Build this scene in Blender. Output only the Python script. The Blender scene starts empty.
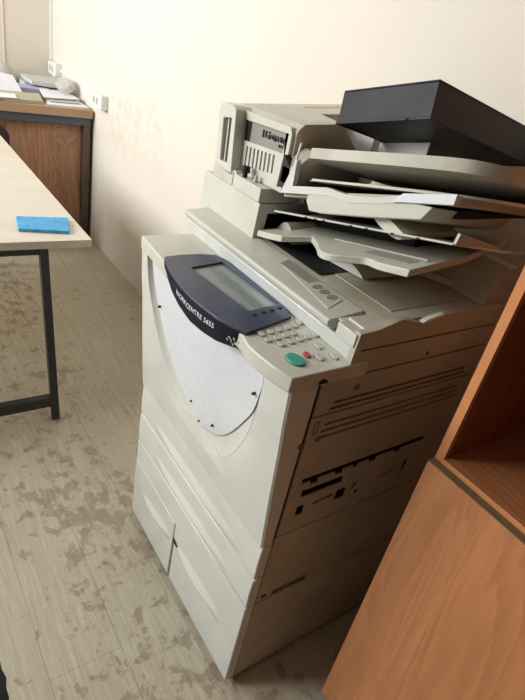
import bpy, bmesh, math, random
from mathutils import Vector, Matrix
from mathutils.geometry import tessellate_polygon
random.seed(7)
S = bpy.context.scene
COL = S.collection
PI = math.pi

# ------------------------------------------------------------------ materials
def srgb(r, g, b):
    f = lambda c: (c/255/12.92) if c/255 <= .04045 else ((c/255+.055)/1.055)**2.4
    return (f(r), f(g), f(b), 1)

class NT:
    def __init__(s, name, rough=.5, spec=.5, metal=0):
        s.m = bpy.data.materials.new(name); s.m.use_nodes = True
        s.t = s.m.node_tree; s.b = s.t.nodes['Principled BSDF']
        s.b.inputs['Roughness'].default_value = rough
        s.b.inputs['Metallic'].default_value = metal
        s.b.inputs['Specular IOR Level'].default_value = spec
    def n(s, typ, **k):
        nd = s.t.nodes.new(typ)
        for a, v in k.items():
            if a in nd.inputs: nd.inputs[a].default_value = v
            else: setattr(nd, a, v)
        return nd
    def l(s, a, b): s.t.links.new(a, b)
    def coords(s, scale=(1, 1, 1), loc=(0, 0, 0), rot=(0, 0, 0)):
        g = s.n('ShaderNodeNewGeometry'); mp = s.n('ShaderNodeMapping')
        mp.inputs['Scale'].default_value = scale; mp.inputs['Location'].default_value = loc
        mp.inputs['Rotation'].default_value = rot
        s.l(g.outputs['Position'], mp.inputs['Vector']); return mp.outputs['Vector']
    def noise(s, vec, scale, detail=4, rough=.55, dist=0):
        nd = s.n('ShaderNodeTexNoise', Scale=scale, Detail=detail, Roughness=rough, Distortion=dist)
        s.l(vec, nd.inputs['Vector']); return nd.outputs['Fac']
    def ramp(s, fac, stops):
        r = s.n('ShaderNodeValToRGB'); e = r.color_ramp.elements
        while len(e) < len(stops): e.new(.5)
        for i, (p, c) in enumerate(stops): e[i].position = p; e[i].color = c
        s.l(fac, r.inputs['Fac']); return r.outputs['Color']
    def mix(s, fac, a, b, mode='MIX'):
        m = s.n('ShaderNodeMix', data_type='RGBA', blend_type=mode)
        for v, k in ((fac, 0), (a, 6), (b, 7)):
            if isinstance(v, (int, float, tuple)): m.inputs[k].default_value = v
            else: s.l(v, m.inputs[k])
        return m.outputs[2]
    def math(s, op, a, b=0, c=0):
        m = s.n('ShaderNodeMath', operation=op)
        for i, v in enumerate((a, b, c)):
            if isinstance(v, (int, float)): m.inputs[i].default_value = v
            else: s.l(v, m.inputs[i])
        return m.outputs[0]
    def color(s, c):
        if isinstance(c, tuple): s.b.inputs['Base Color'].default_value = c
        else: s.l(c, s.b.inputs['Base Color'])
        return s
    def bump(s, h, strength=.2, dist=.002):
        b = s.n('ShaderNodeBump', Strength=strength, Distance=dist)
        s.l(h, b.inputs['Height']); s.l(b.outputs['Normal'], s.b.inputs['Normal']); return s

W = (1, 1, 1, 1); K = (0, 0, 0, 1)
def g(v): return (v, v, v, 1)

def plastic(name, c, c2, rough=.4, dirt=.5, spec=.5):
    t = NT(name, rough, spec)
    v = t.coords()
    a = t.noise(v, 6, 5, .6); b = t.noise(v, 45, 4, .7)
    base = t.mix(t.ramp(a, [(.35, g(0)), (.7, g(1))]), c, c2)
    sp = t.ramp(b, [(.66, g(0)), (.74, g(1))])
    sp2 = t.math('MULTIPLY', sp, dirt)
    t.color(t.mix(sp2, base, tuple(x*.55 for x in c2[:3])+(1,)))
    r = t.math('MULTIPLY_ADD', a, .16, rough-.08); t.l(r, t.b.inputs['Roughness'])
    t.bump(b, .05, .001)
    return t.m
def flat(name, c, rough=.5, metal=0, spec=.5, var=.12):
    t = NT(name, rough, spec, metal)
    a = t.noise(t.coords(), 18, 4)
    d = tuple(x*(1-var*2) for x in c[:3])+(1,)
    t.color(t.mix(a, c, d)); return t.m

M = {}
M['beige'] = plastic('beige_plastic', srgb(208, 206, 194), srgb(194, 191, 177), .34)
M['beige_front'] = plastic('front_plastic', srgb(212, 213, 206), srgb(203, 203, 195), .12, .25)
M['polished'] = plastic('hand_polished_plastic', srgb(212, 213, 206), srgb(205, 205, 197), .13, .1, .9)
M['cream'] = plastic('cream_plastic', srgb(211, 210, 200), srgb(202, 200, 190), .3, .2)
M['beige_shaded'] = plastic('shaded_plastic', srgb(186, 178, 161), srgb(170, 160, 142), .5)  # same plastic as the front, darkened to paint shade into the sides
M['beige_old'] = plastic('aged_plastic', srgb(202, 197, 184), srgb(176, 169, 152), .45, .7)
M['platen'] = plastic('platen_plastic', srgb(186, 180, 162), srgb(158, 150, 130), .5, .6)
M['white'] = plastic('white_insert', srgb(222, 224, 228), srgb(212, 214, 218), .28, .5)
M['blue'] = plastic('navy_plastic', srgb(50, 58, 86), srgb(42, 50, 76), .34, .15)
M['navy'] = flat('dark_navy', srgb(38, 42, 60), .4)
M['dark'] = flat('black_interior', srgb(26, 24, 24), .7)
M['black'] = flat('black_plastic', srgb(44, 44, 47), .45)
M['key'] = flat('key_grey', srgb(198, 195, 184), .4, var=.05)
M['green'] = flat('green_key', srgb(62, 164, 142), .4, var=.05)
M['red'] = flat('red_mark', srgb(196, 66, 66), .5, var=.05)
M['lettering'] = flat('white_lettering', srgb(232, 234, 238), .5, var=.02)
M['ink'] = flat('sticker_ink', srgb(128, 124, 114), .7, var=.05)
M['sticker'] = flat('sticker_paper', srgb(200, 197, 184), .5, var=.05)
M['lcd'] = flat('lcd_glass', srgb(136, 144, 142), .12, var=.1)
M['tagplate'] = flat('label_plate', srgb(150, 142, 132), .5)
M['socket'] = flat('socket_white', srgb(226, 228, 224), .4, var=.03)
M['paper'] = flat('paper', srgb(226, 227, 232), .8, var=.03)
M['paper2'] = flat('paper_grey', srgb(196, 196, 190), .8, var=.08)
M['violet'] = flat('violet_paper', srgb(180, 180, 212), .8, var=.1)
M['olive'] = flat('olive_folder', srgb(176, 176, 150), .7, var=.08)
M['steel_dark'] = flat('dark_steel', srgb(78, 88, 96), .5)
M['brown_steel'] = flat('brown_steel', srgb(92, 78, 70), .5)
M['steel_black'] = plastic('black_steel', srgb(48, 54, 58), srgb(36, 42, 46), .45, .1)
M['chairmat'] = flat('dark_upholstery', srgb(50, 38, 34), .8)
M['rubber'] = flat('rubber', srgb(24, 24, 26), .7)
M['pvc_edge'] = flat('pvc_edge', srgb(122, 104, 78), .5)

def wall_mat():
    t = NT('plaster', .85, .2); v = t.coords()
    a = t.noise(v, 1.4, 4, .6); b = t.noise(v, 11, 6, .72, .6); c = t.noise(v, 60, 3)
    base = t.mix(a, srgb(222, 214, 202), srgb(213, 203, 189))
    # scuffed patch on the wall beside the desk: a stain with a place of its own
    gm = t.n('ShaderNodeNewGeometry'); sx = t.n('ShaderNodeSeparateXYZ'); t.l(gm.outputs['Position'], sx.inputs[0])
    dy = t.math('POWER', t.math('MULTIPLY', t.math('SUBTRACT', sx.outputs[1], 3.05), 1.7), 2)
    dz = t.math('POWER', t.math('MULTIPLY', t.math('SUBTRACT', sx.outputs[2], .93), 3.4), 2)
    m = t.math('SUBTRACT', 1, t.math('ADD', dy, dz)); m = t.math('MAXIMUM', m, 0)
    st = t.math('MULTIPLY', t.ramp(b, [(.45, g(0)), (.68, g(1))]), m)
    small = t.ramp(b, [(.70, g(0)), (.80, g(.35))])
    st = t.math('MAXIMUM', t.math('MULTIPLY', st, .30), t.math('MULTIPLY', small, .3))
    t.color(t.mix(st, base, srgb(160, 128, 104)))
    t.bump(c, .15, .003); return t.m
M['wall'] = wall_mat()
M['ceiling'] = flat('ceiling_paint', srgb(176, 172, 164), .9, var=.03)  # unseen ceiling, grey tone chosen to weaken bounce light

def floor_mat():
    t = NT('old_laminate', .42, .4)
    v = t.coords(); gm = t.n('ShaderNodeNewGeometry'); sx = t.n('ShaderNodeSeparateXYZ'); t.l(gm.outputs['Position'], sx.inputs[0])
    grain = t.noise(t.coords((26, 1.6, 1)), 3.2, 6, .68, .8)
    cloud = t.noise(v, 2.2, 5, .65)
    base = t.mix(t.ramp(grain, [(.3, g(0)), (.72, g(1))]), srgb(206, 198, 178), srgb(176, 164, 140))
    base = t.mix(t.math('MULTIPLY', t.ramp(cloud, [(.4, g(0)), (.7, g(1))]), .4), base, srgb(165, 150, 128))
    # plank joints every 19 cm
    fx = t.math('FRACT', t.math('DIVIDE', t.math('ADD', sx.outputs[0], 5.03), .19))
    ln = t.math('LESS_THAN', t.math('ABSOLUTE', t.math('SUBTRACT', fx, .5)), .008)
    row = t.math('FLOOR', t.math('DIVIDE', t.math('ADD', sx.outputs[0], 5.03+.095), .19))
    fy = t.math('FRACT', t.math('ADD', t.math('DIVIDE', sx.outputs[1], 1.2), t.math('MULTIPLY', row, .37)))
    ln2 = t.math('LESS_THAN', fy, .0018)
    base = t.mix(t.math('MULTIPLY', t.math('MAXIMUM', ln, ln2), .35), base, srgb(110, 96, 78))
    # worn dirty footmarks
    b1 = t.noise(t.coords((1, .8, 1), (3.1, .4, 0)), 19, 6, .62, .25)
    b2 = t.noise(t.coords((1, .7, 1), (.3, 5.2, 0)), 34, 4, .6, .5)
    zone = t.noise(t.coords((1, 1, 1), (0, 1.7, 0)), 1.9, 2)
    dx = t.math('SUBTRACT', 1, t.math('POWER', t.math('MULTIPLY', t.math('SUBTRACT', sx.outputs[0], .5), 2.9), 2))
    dx = t.math('MAXIMUM', dx, 0)
    thr = t.math('ADD', b1, t.math('ADD', t.math('MULTIPLY', dx, .105), t.math('MULTIPLY', t.math('SUBTRACT', zone, .5), .38)))
    s1 = t.ramp(thr, [(.625, g(0)), (.68, g(1))])
    s2 = t.ramp(t.math('ADD', b2, t.math('MULTIPLY', dx, .05)), [(.66, g(0)), (.72, g(1))])
    edge = t.noise(t.coords((40, 6, 1)), 2, 4)
    s = t.math('MULTIPLY', t.math('MAXIMUM', s1, t.math('MULTIPLY', s2, .8)), t.math('MULTIPLY_ADD', edge, .9, .05))
    t.color(t.mix(s, base, srgb(128, 106, 88)))
    rr = t.math('MULTIPLY_ADD', s, -.12, .46); t.l(rr, t.b.inputs['Roughness'])
    t.bump(grain, .12, .002); return t.m
M['floor'] = floor_mat()
M['absorber_wall'] = flat('bounce_absorbing_wall', srgb(74, 60, 50), .9, var=.1)  # unseen wall, dark and set close to absorb bounce light

def wood(name, a, b, axis='z', scale=1, rough=.35, ring=True, amt=1., spec=.5):
    t = NT(name, rough, spec)
    sc = {'z': (9, 9, .9), 'x': (.9, 9, 9), 'y': (9, .9, 9)}[axis]
    v = t.coords(tuple(k*scale for k in sc), (2.2, 1.3, .7))
    n1 = t.noise(v, 1.1, 3, .5, 1.1)
    if ring:
        w = t.math('FRACT', t.math('MULTIPLY', n1, 11))
        w = t.ramp(w, [(0, g(.1)), (.55, g(.75)), (.85, g(1)), (1, g(.1))])
    else: w = n1
    f = t.noise(t.coords(tuple(k*scale*5 for k in sc)), 2.5, 5, .7)
    fac = t.math('MULTIPLY_ADD', f, .55, t.math('MULTIPLY', w, .4*amt))
    t.color(t.mix(t.ramp(fac, [(.25, g(0)), (.75, g(1))]), a, b))
    t.bump(f, .04, .001); return t.m
M['cherry'] = wood('cherry_veneer', srgb(198, 134, 88), srgb(168, 104, 64), 'z', .6, .38, True, .55)
M['cherry_h'] = wood('cherry_shelf', srgb(190, 126, 82), srgb(164, 102, 64), 'y', .8, .38)
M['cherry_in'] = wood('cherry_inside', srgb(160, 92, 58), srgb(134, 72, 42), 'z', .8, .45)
M['cherry_edge'] = wood('cherry_edge', srgb(218, 146, 94), srgb(202, 128, 78), 'z', 1, .35, False)
M['walnut'] = wood('walnut_board', srgb(178, 134, 104), srgb(142, 100, 74), 'z', .8, .5)
M['walnut_top'] = wood('walnut_top', srgb(192, 158, 128), srgb(164, 128, 98), 'x', .8, .5, False)
M['ash'] = wood('ash_board', srgb(226, 217, 203), srgb(196, 184, 168), 'x', 1.3, .42, False)

def blue_mat():
    t = NT('blue_slab', .6); v = t.coords()
    a = t.noise(v, 30, 5, .7, .5); b = t.noise(v, 70, 5, .8)
    c = t.mix(t.ramp(a, [(.35, g(0)), (.65, g(1))]), srgb(84, 176, 222), srgb(60, 146, 200))
    t.color(t.mix(t.ramp(b, [(.58, g(0)), (.72, g(.75))]), c, srgb(70, 100, 118))); return t.m
M['bluebox'] = blue_mat()
def bin_mat():
    t = NT('black_bin', .5, .25); v = t.coords((1, 1, 1))
    a = t.noise(v, 9, 4, .6)
    t.color(t.mix(t.ramp(a, [(.4, g(0)), (.75, g(1))]), srgb(24, 24, 27), srgb(42, 41, 44)))
    return t.m
M['bin'] = bin_mat()
def bag_mat():
    t = NT('thin_plastic_bag', .25); t.color(srgb(222, 218, 212)); t.b.inputs['Transmission Weight'].default_value = .35
    t.b.inputs['Alpha'].default_value = .75; return t.m
M['bag'] = bag_mat()

# ------------------------------------------------------------------ mesh helpers
def emb(axis, u, v, w):
    return {'x': (w, u, v), 'y': (u, w, v), 'z': (u, v, w)}[axis]
def prism(bm, pts, axis, a, b, holes=(), f=None):
    """closed extrusion of a 2-D outline (with holes) from a to b along axis"""
    loops = [list(pts)] + [list(h) for h in holes]
    tri = tessellate_polygon([[Vector((p[0], p[1], 0)) for p in L] for L in loops])
    flatp = [p for L in loops for p in L]
    def mk(w):
        out = []
        for p in flatp:
            co = Vector(emb(axis, p[0], p[1], w))
            out.append(bm.verts.new(f(co) if f else co))
        return out
    A, B = mk(a), mk(b); fs = []
    for t in tri:
        try:
            fs.append(bm.faces.new([A[i] for i in t])); fs.append(bm.faces.new([B[i] for i in reversed(t)]))
        except ValueError: pass
    i0 = 0
    for L in loops:
        n = len(L)
        for i in range(n):
            j = (i+1) % n
            fs.append(bm.faces.new((A[i0+i], A[i0+j], B[i0+j], B[i0+i])))
        i0 += n
    bmesh.ops.recalc_face_normals(bm, faces=fs)
    return fs
def box(bm, x0, x1, y0, y1, z0, z1, f=None):
    return prism(bm, [(x0, y0), (x1, y0), (x1, y1), (x0, y1)], 'z', z0, z1, f=f)
def rect(u0, u1, v0, v1): return [(u0, v0), (u1, v0), (u1, v1), (u0, v1)]
def rrect(u0, u1, v0, v1, r, n=4):
    o = []
    for cx, cy, a0 in ((u1-r, v1-r, 0), (u0+r, v1-r, 90), (u0+r, v0+r, 180), (u1-r, v0+r, 270)):
        for i in range(n+1):
            a = math.radians(a0+90*i/n); o.append((cx+r*math.cos(a), cy+r*math.sin(a)))
    return o
def ell(cx, cy, rx, ry, n=20, rot=0):
    return [(cx+rx*math.cos(t)*math.cos(rot)-ry*math.sin(t)*math.sin(rot), cy+rx*math.cos(t)*math.sin(rot)+ry*math.sin(t)*math.cos(rot))
            for t in [2*PI*i/n for i in range(n)]]
def tube(bm, p, q, r, n=12, r2=None):
    p, q = Vector(p), Vector(q); d = (q-p); z = d.normalized()
    x = z.orthogonal().normalized(); y = z.cross(x); r2 = r if r2 is None else r2
    A = [bm.verts.new(p+r*(math.cos(2*PI*i/n)*x+math.sin(2*PI*i/n)*y)) for i in range(n)]
    B = [bm.verts.new(q+r2*(math.cos(2*PI*i/n)*x+math.sin(2*PI*i/n)*y)) for i in range(n)]
    fs = [bm.faces.new((A[i], A[(i+1) % n], B[(i+1) % n], B[i])) for i in range(n)]
    fs += [bm.faces.new(A[::-1]), bm.faces.new(B)]
    bmesh.ops.recalc_face_normals(bm, faces=fs)
def beam(bm, p, q, w, h, up=(0, 0, 1)):
    p, q = Vector(p), Vector(q); z = (q-p).normalized(); x = Vector(up).cross(z)
    if x.length < 1e-4: x = Vector((1, 0, 0))
    x.normalize(); y = z.cross(x)
    cs = [(-w/2, -h/2), (w/2, -h/2), (w/2, h/2), (-w/2, h/2)]
    A = [bm.verts.new(p+a*x+b*y) for a, b in cs]; B = [bm.verts.new(q+a*x+b*y) for a, b in cs]
    fs = [bm.faces.new((A[i], A[(i+1) % 4], B[(i+1) % 4], B[i])) for i in range(4)]+[bm.faces.new(A[::-1]), bm.faces.new(B)]
    bmesh.ops.recalc_face_normals(bm, faces=fs)
def grid(bm, rows, closed=False):
    V = [[bm.verts.new(p) for p in r] for r in rows]
    fs = []
    for i in range(len(V)-1):
        for j in range(len(V[0])-1):
            fs.append(bm.faces.new((V[i][j], V[i][j+1], V[i+1][j+1], V[i+1][j])))
    return V, fs

def smooth_by_angle(me, ang=.6):
    for p in me.polygons: p.use_smooth = True
    try: me.set_sharp_from_angle(angle=ang)
    except Exception: pass
def origin_world(o):
    v = Vector(o.location)
    while o.parent: o = o.parent; v += Vector(o.location)
    return v
def obj(name, bm, mat, parent=None, loc=None, bevel=0, smooth=True, segs=2):
    """bm holds world coordinates; the object's origin is put at loc (default: middle of its base)"""
    vs = [v.co for v in bm.verts]
    lo = Vector([min(v[i] for v in vs) for i in range(3)]); hi = Vector([max(v[i] for v in vs) for i in range(3)])
    if loc is None: loc = Vector(((lo.x+hi.x)/2, (lo.y+hi.y)/2, lo.z))
    loc = Vector(loc)
    bmesh.ops.translate(bm, verts=bm.verts, vec=-loc)
    me = bpy.data.meshes.new(name); bm.to_mesh(me); bm.free()
    if smooth: smooth_by_angle(me)
    o = bpy.data.objects.new(name, me); COL.objects.link(o); me.materials.append(M[mat] if isinstance(mat, str) else mat)
    if parent: o.parent = parent; o.location = loc-origin_world(parent)
    else: o.location = loc
    if bevel:
        md = o.modifiers.new('bevel', 'BEVEL'); md.width = bevel; md.segments = segs; md.limit_method = 'ANGLE'; md.angle_limit = .6
        md.harden_normals = False
    return o
def tag(o, label, cat, group=None, kind=None):
    o['label'] = label; o['category'] = cat
    if group: o['group'] = group
    if kind: o['kind'] = kind
    return o
def thing(name, label, cat, loc, group=None):
    o = bpy.data.objects.new(name, None); o.empty_display_size = .05; COL.objects.link(o); o.location = loc
    return tag(o, label, cat, group)
def struct(name, bm, mat, bevel=0, label=None):
    o = obj(name, bm, mat, None, bevel=bevel); o['kind'] = 'structure'
    if label: o['label'] = label
    return o
N = bmesh.new

# ------------------------------------------------------------------ the room
XW, XL, YF, YN, HC = 1.262, -2.3, 4.6, -1.1, 3.1
b = N(); box(b, XL-.1, XW+.1, YN-.1, YF+.1, -.1, 0); struct('floor', b, 'floor', label='old pale wood-look laminate floor with brown dirt stains')
b = N(); box(b, XL-.1, XW+.1, YN-.1, YF+.1, HC, HC+.1); struct('ceiling', b, 'ceiling', label='unseen painted ceiling, greyed to cut bounce light')
b = N(); box(b, XW, XW+.1, YN, YF, 0, HC); struct('wall_right', b, 'wall', label='cream plaster wall behind the photocopier, scuffed beside the desk')
b = N(); box(b, XL-.1, XW+.1, YF, YF+.1, 0, HC); struct('wall_back', b, 'wall', label='cream plaster end wall behind the desk')
b = N(); box(b, XL-.1, XW+.1, YN-.1, YN, 0, HC); struct('wall_front', b, 'absorber_wall', label='unseen brown wall behind the viewer, made dark to soak up bounce light')
wins = [(1.75, 2.85), (3.15, 4.25)]
WZ0, WZ1 = 1.5, 2.95
b = N(); prism(b, rect(YN, YF, 0, HC), 'x', XL-.1, XL, holes=[rect(a, c, WZ0, WZ1) for a, c in wins]); struct('wall_left', b, 'wall', label='cream plaster window wall')
for i, (a, c) in enumerate(wins):
    b = N(); prism(b, rect(a, c, WZ0, WZ1), 'x', XL-.075, XL-.03, holes=[rect(a+.05, (a+c)/2-.02, WZ0+.05, WZ1-.05), rect((a+c)/2+.02, c-.05, WZ0+.05, WZ1-.05)])
    struct('window_%d' % (i+1), b, 'socket', bevel=.004, label='white two-pane window frame')

# ------------------------------------------------------------------ the photocopier
X0, Y0, Y1 = .585, .551, 1.2
cop = thing('photocopier', 'big dirty beige office photocopier with navy control panel and document feeder', 'photocopier', (.85, .875, 0))
# inner core
b = N(); box(b, .612, 1.11, Y0+.012, Y1-.004, .03, 1.0); obj('inner_chassis', b, 'dark', cop)['label'] = 'dark chassis showing in gaps'
# near side covers, with their slots
def sidecover(z0, z1, holes=(), x0=.617, x1=1.115, y=Y0, mat='beige_shaded', name='side_cover', t=.004):
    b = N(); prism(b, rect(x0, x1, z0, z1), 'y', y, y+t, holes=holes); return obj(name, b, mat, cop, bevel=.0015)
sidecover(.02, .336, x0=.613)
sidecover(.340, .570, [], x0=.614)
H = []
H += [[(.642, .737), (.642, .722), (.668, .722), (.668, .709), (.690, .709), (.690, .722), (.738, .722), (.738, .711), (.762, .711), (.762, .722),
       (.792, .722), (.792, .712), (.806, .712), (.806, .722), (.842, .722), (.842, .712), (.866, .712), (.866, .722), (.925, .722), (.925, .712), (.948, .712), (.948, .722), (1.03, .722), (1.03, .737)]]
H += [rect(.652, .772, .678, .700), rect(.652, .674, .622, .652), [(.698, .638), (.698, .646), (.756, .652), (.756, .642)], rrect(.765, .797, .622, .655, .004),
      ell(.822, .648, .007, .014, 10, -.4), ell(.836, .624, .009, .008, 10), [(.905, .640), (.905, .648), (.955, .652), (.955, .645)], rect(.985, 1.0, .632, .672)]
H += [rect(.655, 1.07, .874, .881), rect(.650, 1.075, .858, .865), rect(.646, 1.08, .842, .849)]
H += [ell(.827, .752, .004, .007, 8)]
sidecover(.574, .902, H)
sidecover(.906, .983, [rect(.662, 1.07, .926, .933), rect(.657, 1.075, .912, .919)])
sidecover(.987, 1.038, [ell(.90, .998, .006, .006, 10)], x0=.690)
for z0, z1 in ((.840, .884), (.908, .936)):
    b = N(); box(b, .64, 1.09, Y0+.0042, Y0+.006, z0, z1); obj('vent_backing', b, 'pvc_edge', cop)
# little raised marks on the near side: screw bosses and an embossed rectangle
for x, z in ((.712, .955), (.648, .955-.13+.02), (.607, .838)):
    b = N(); tube(b, (x, Y0-.0015, z), (x, Y0+.002, z), .007, 14); obj('screw_cap', b, 'pvc_edge', cop)
b = N(); prism(b, rect(.628, .640, .862, .892), 'y', Y0-.001, Y0+.001, holes=[rect(.630, .638, .864, .890)]); obj('emblem_outline', b, 'pvc_edge', cop)
# grip strip with dark tag low on the near side
b = N(); box(b, .655, .765, Y0-.0012, Y0+.002, .342, .362); obj('rating_label', b, 'tagplate', cop)['label'] = 'grey rating label'
b = N()
for i in range(14): box(b, .660+i*.0072, .660+i*.0072+.0045, Y0-.002, Y0, .3475+.002*(i % 3), .357)
obj('label_print', b, 'dark', cop)
b = N(); box(b, .625, .640, Y0-.001, Y0+.002, .352, .360); obj('side_button', b, 'dark', cop)
# far side and back covers
b = N(); box(b, .612, 1.115, Y1-.006, Y1, .02, 1.0); obj('far_side_cover', b, 'beige_shaded', cop, bevel=.002)
b = N(); box(b, 1.105, 1.122, Y0+.005, Y1-.005, .03, 1.04); obj('back_cover', b, 'beige_shaded', cop, bevel=.002)
# front drawers ------------------------------------------------
def front(z0, z1, y0=Y0, y1=Y1, name='paper_drawer', lip=True, x0=X0):
    b = N()
    # slightly bulging section with an undercut grip along the top
    prof = [(.612, z0), (x0+.003, z0), (x0, z0+.004), (x0-.0015, (z0+z1)/2), (x0, z1-.004), (x0+.003, z1), (.612, z1)]
    prism(b, prof, 'y', y0, y1); return obj(name, b, 'beige_front', cop, bevel=.0025)
front(.4425, .5505)
front(.337, .4390)
# wide lower cover: an L shape, its left part is the small tandem drawer
b = N(); prism(b, [(Y0, .018), (.903, .018), (.903, .18), (.909, .19), (.909, .249), (Y1, .257), (Y1, .3335), (Y0, .3335)], 'x', X0, .612)
big = obj('paper_drawer', b, 'beige_front', cop, bevel=.003)
b = N(); prism(b, [(.913, .018), (Y1-.004, .018), (Y1, .03), (Y1, .253), (.913, .245)], 'x', X0, .612); obj('paper_drawer', b, 'beige_front', cop, bevel=.003)
b = N(); prism(b, [(.870, .176), (.904, .176), (.906, .194), (.872, .186)], 'x', X0-.0015, X0+.004); obj('finger_notch', b, 'dark', cop)
# long polished grip grooves on the fronts
def groove(y0, y1, z0, z1, z2, hh=.012, name='grip_ridge'):
    b = N(); n = 18; rows = []
    for i in range(n+1):
        t = i/n; y = y0+(y1-y0)*t; w = math.sin(PI*t) if 0 < t < 1 else 0.001
        zc = z0+(z1-z0)*t; r = []
        for k in range(17):
            a = -1+2*k/16; r.append((X0+.0005-hh*math.cos(a*PI/2)**1.7*w, y, zc+z2/2*a))
        rows.append(r)
    V, fs = grid(b, rows); bmesh.ops.recalc_face_normals(b, faces=b.faces)
    return obj(name, b, 'polished', cop)
groove(1.12, .60, .470, .470, .050, .0135); groove(1.10, .62, .367, .367, .046, .0135)
groove(1.14, .915, .150, .172, .044, .0115); groove(.895, .62, .175, .18, .050, .0125)
# front door with its scooped white insert -------------------------------
def interp(tab, z):
    if z <= tab[0][0]: return tab[0][1]
    for (a, p), (c, q) in zip(tab, tab[1:]):
        if z <= c: return p+(q-p)*(z-a)/(c-a)
    return tab[-1][1]
DX = [(.553, .5805), (.62, .574), (.71, .566), (.846, .555), (.90, .549), (.982, .5435)]
def dx(z): return interp(DX, z)
UI = [(.985, 1.158, .640), (.95, 1.155, .636), (.90, 1.140, .646), (.85, 1.105, .662), (.80, 1.058, .688), (.75, 1.005, .720), (.71, .955, .755), (.675, .900, .795), (.662, .872, .815), (.655, .842, .842)]
UO = [(.985, 1.160, .638), (.95, 1.157, .634), (.90, 1.146, .640), (.85, 1.118, .650), (.80, 1.080, .668), (.75, 1.036, .692), (.70, .975, .724), (.66, .912, .760), (.635, .860, .792), (.622, .822, .822)]
def densify(tab, n=8):
    out = []
    P = [tab[0]]+list(tab)+[tab[-1]]
    for i in range(1, len(P)-2):
        for k in range(n):
            t = k/n; p0, p1, p2, p3 = [Vector(q) for q in P[i-1:i+3]]
            v = .5*((2*p1)+(-p0+p2)*t+(2*p0-5*p1+4*p2-p3)*t*t+(-p0+3*p1-3*p2+p3)*t*t*t); out.append(tuple(v))
    return out+[tab[-1]]
UI = [(.985, 1.158, .640), (.95, 1.152, .637), (.90, 1.136, .645), (.85, 1.112, .660), (.80, 1.080, .688), (.75, 1.036, .720), (.71, .988, .754), (.685, .945, .786), (.672, .910, .810), (.664, .884, .828), (.660, .862, .846), (.659, .854, .854)]
UO = [(.985, 1.162, .634), (.95, 1.160, .629), (.90, 1.150, .634), (.85, 1.132, .643), (.80, 1.106, .656), (.75, 1.070, .676), (.70, 1.018, .704), (.66, .952, .740), (.635, .893, .770), (.622, .848, .796), (.618, .822, .812), (.617, .817, .817)]
UI = densify(UI); UO = densify(UO)
def ubounds(tab, z):
    if z <= tab[-1][0]: return tab[-1][1], tab[-1][2]
    for (a, l, r), (c, l2, r2) in zip(tab, tab[1:]):
        if z >= c:
            t = (a-z)/(a-c); t2 = t
            if c == tab[-1][0]: t2 = t*t if False else 1-math.sqrt(max(0, 1-t)) if False else t
            return l+(l2-l)*t2, r+(r2-r)*t2
b = N(); rows = []; rimrows = []; zs = sorted(set([.5535+(.981-.5535)*i/90 for i in range(91)]+[u[0] for u in UI+UO if u[0] < .98]))
for z in zs:
    lo, ro = ubounds(UO, z); li, ri = ubounds(UI, z)
    if z < UI[-1][0]: li = ri = (lo+ro)/2
    li = min(li, lo); ri = max(ri, ro); k = max(0, min(1, (z-.617)/.035))
    dp = .013*k
    r = []
    for yy, d in [(Y1, .004), (Y1-.004, 0), ((Y1+lo)/2, -.001), (lo, 0), (lo*.7+li*.3, dp*.5), (lo*.3+li*.7, dp*.9), (li, dp), ((li+ri)/2, dp), (ri, dp), (ro*.3+ri*.7, dp*.9), (ro*.7+ri*.3, dp*.5), (ro, 0),
                  (ro*.66+Y0*.34, -.0015), (ro*.33+Y0*.67, -.001), (Y0+.004, 0), (Y0, .004)]:
        r.append((dx(z)+d, yy, z))
    rimrows.append([Vector(q)+Vector((-.0006, 0, 0)) for q in r[3:7]] + [Vector(q)+Vector((-.0006, 0, 0)) for q in r[8:12]]) if z >= .617 else None
    # closing back
    r += [(.608, Y0, z), (.608, Y1, z), r[0]]
    rows.append(r)
V, fs = grid(b, rows)
b.faces.new(V[0]); b.faces.new(V[-1][::-1])
bmesh.ops.remove_doubles(b, verts=b.verts, dist=.00005); bmesh.ops.recalc_face_normals(b, faces=b.faces)
door = obj('front_door', b, 'beige_front', cop)
b = N()
for sl_ in (slice(0, 4), slice(4, 8)): grid(b, [r[sl_] for r in rimrows])
bmesh.ops.remove_doubles(b, verts=b.verts, dist=.0002); bmesh.ops.recalc_face_normals(b, faces=b.faces)
obj('scoop_rim', b, 'cream', door)['label'] = 'creamy bevelled rim of the scoop'
b = N(); rows = []
for z in zs:
    if z < .6595: continue
    li, ri = ubounds(UI, z); li -= .0025; ri += .0025
    if li <= ri: li = ri = (li+ri)/2
    r = [(dx(z)+.0095-.005*math.sin(PI*j/14), li+(ri-li)*j/14, z) for j in range(15)]
    rows.append(r)
V, fs = grid(b, rows); bmesh.ops.recalc_face_normals(b, faces=b.faces)
ins = obj('insert_panel', b, 'white', door); ins['label'] = 'white scooped insert'
# scuff chips in the insert
for y, z in ((.905, .70), (.80, .705), (.66, .90), (.86, .672), (1.10, .86)):
    b = N(); prism(b, ell(y, z, .003, .0045, 7, .5), 'x', dx(z)+.003, dx(z)+.009); obj('chip_mark', b, 'dark', door)

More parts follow.
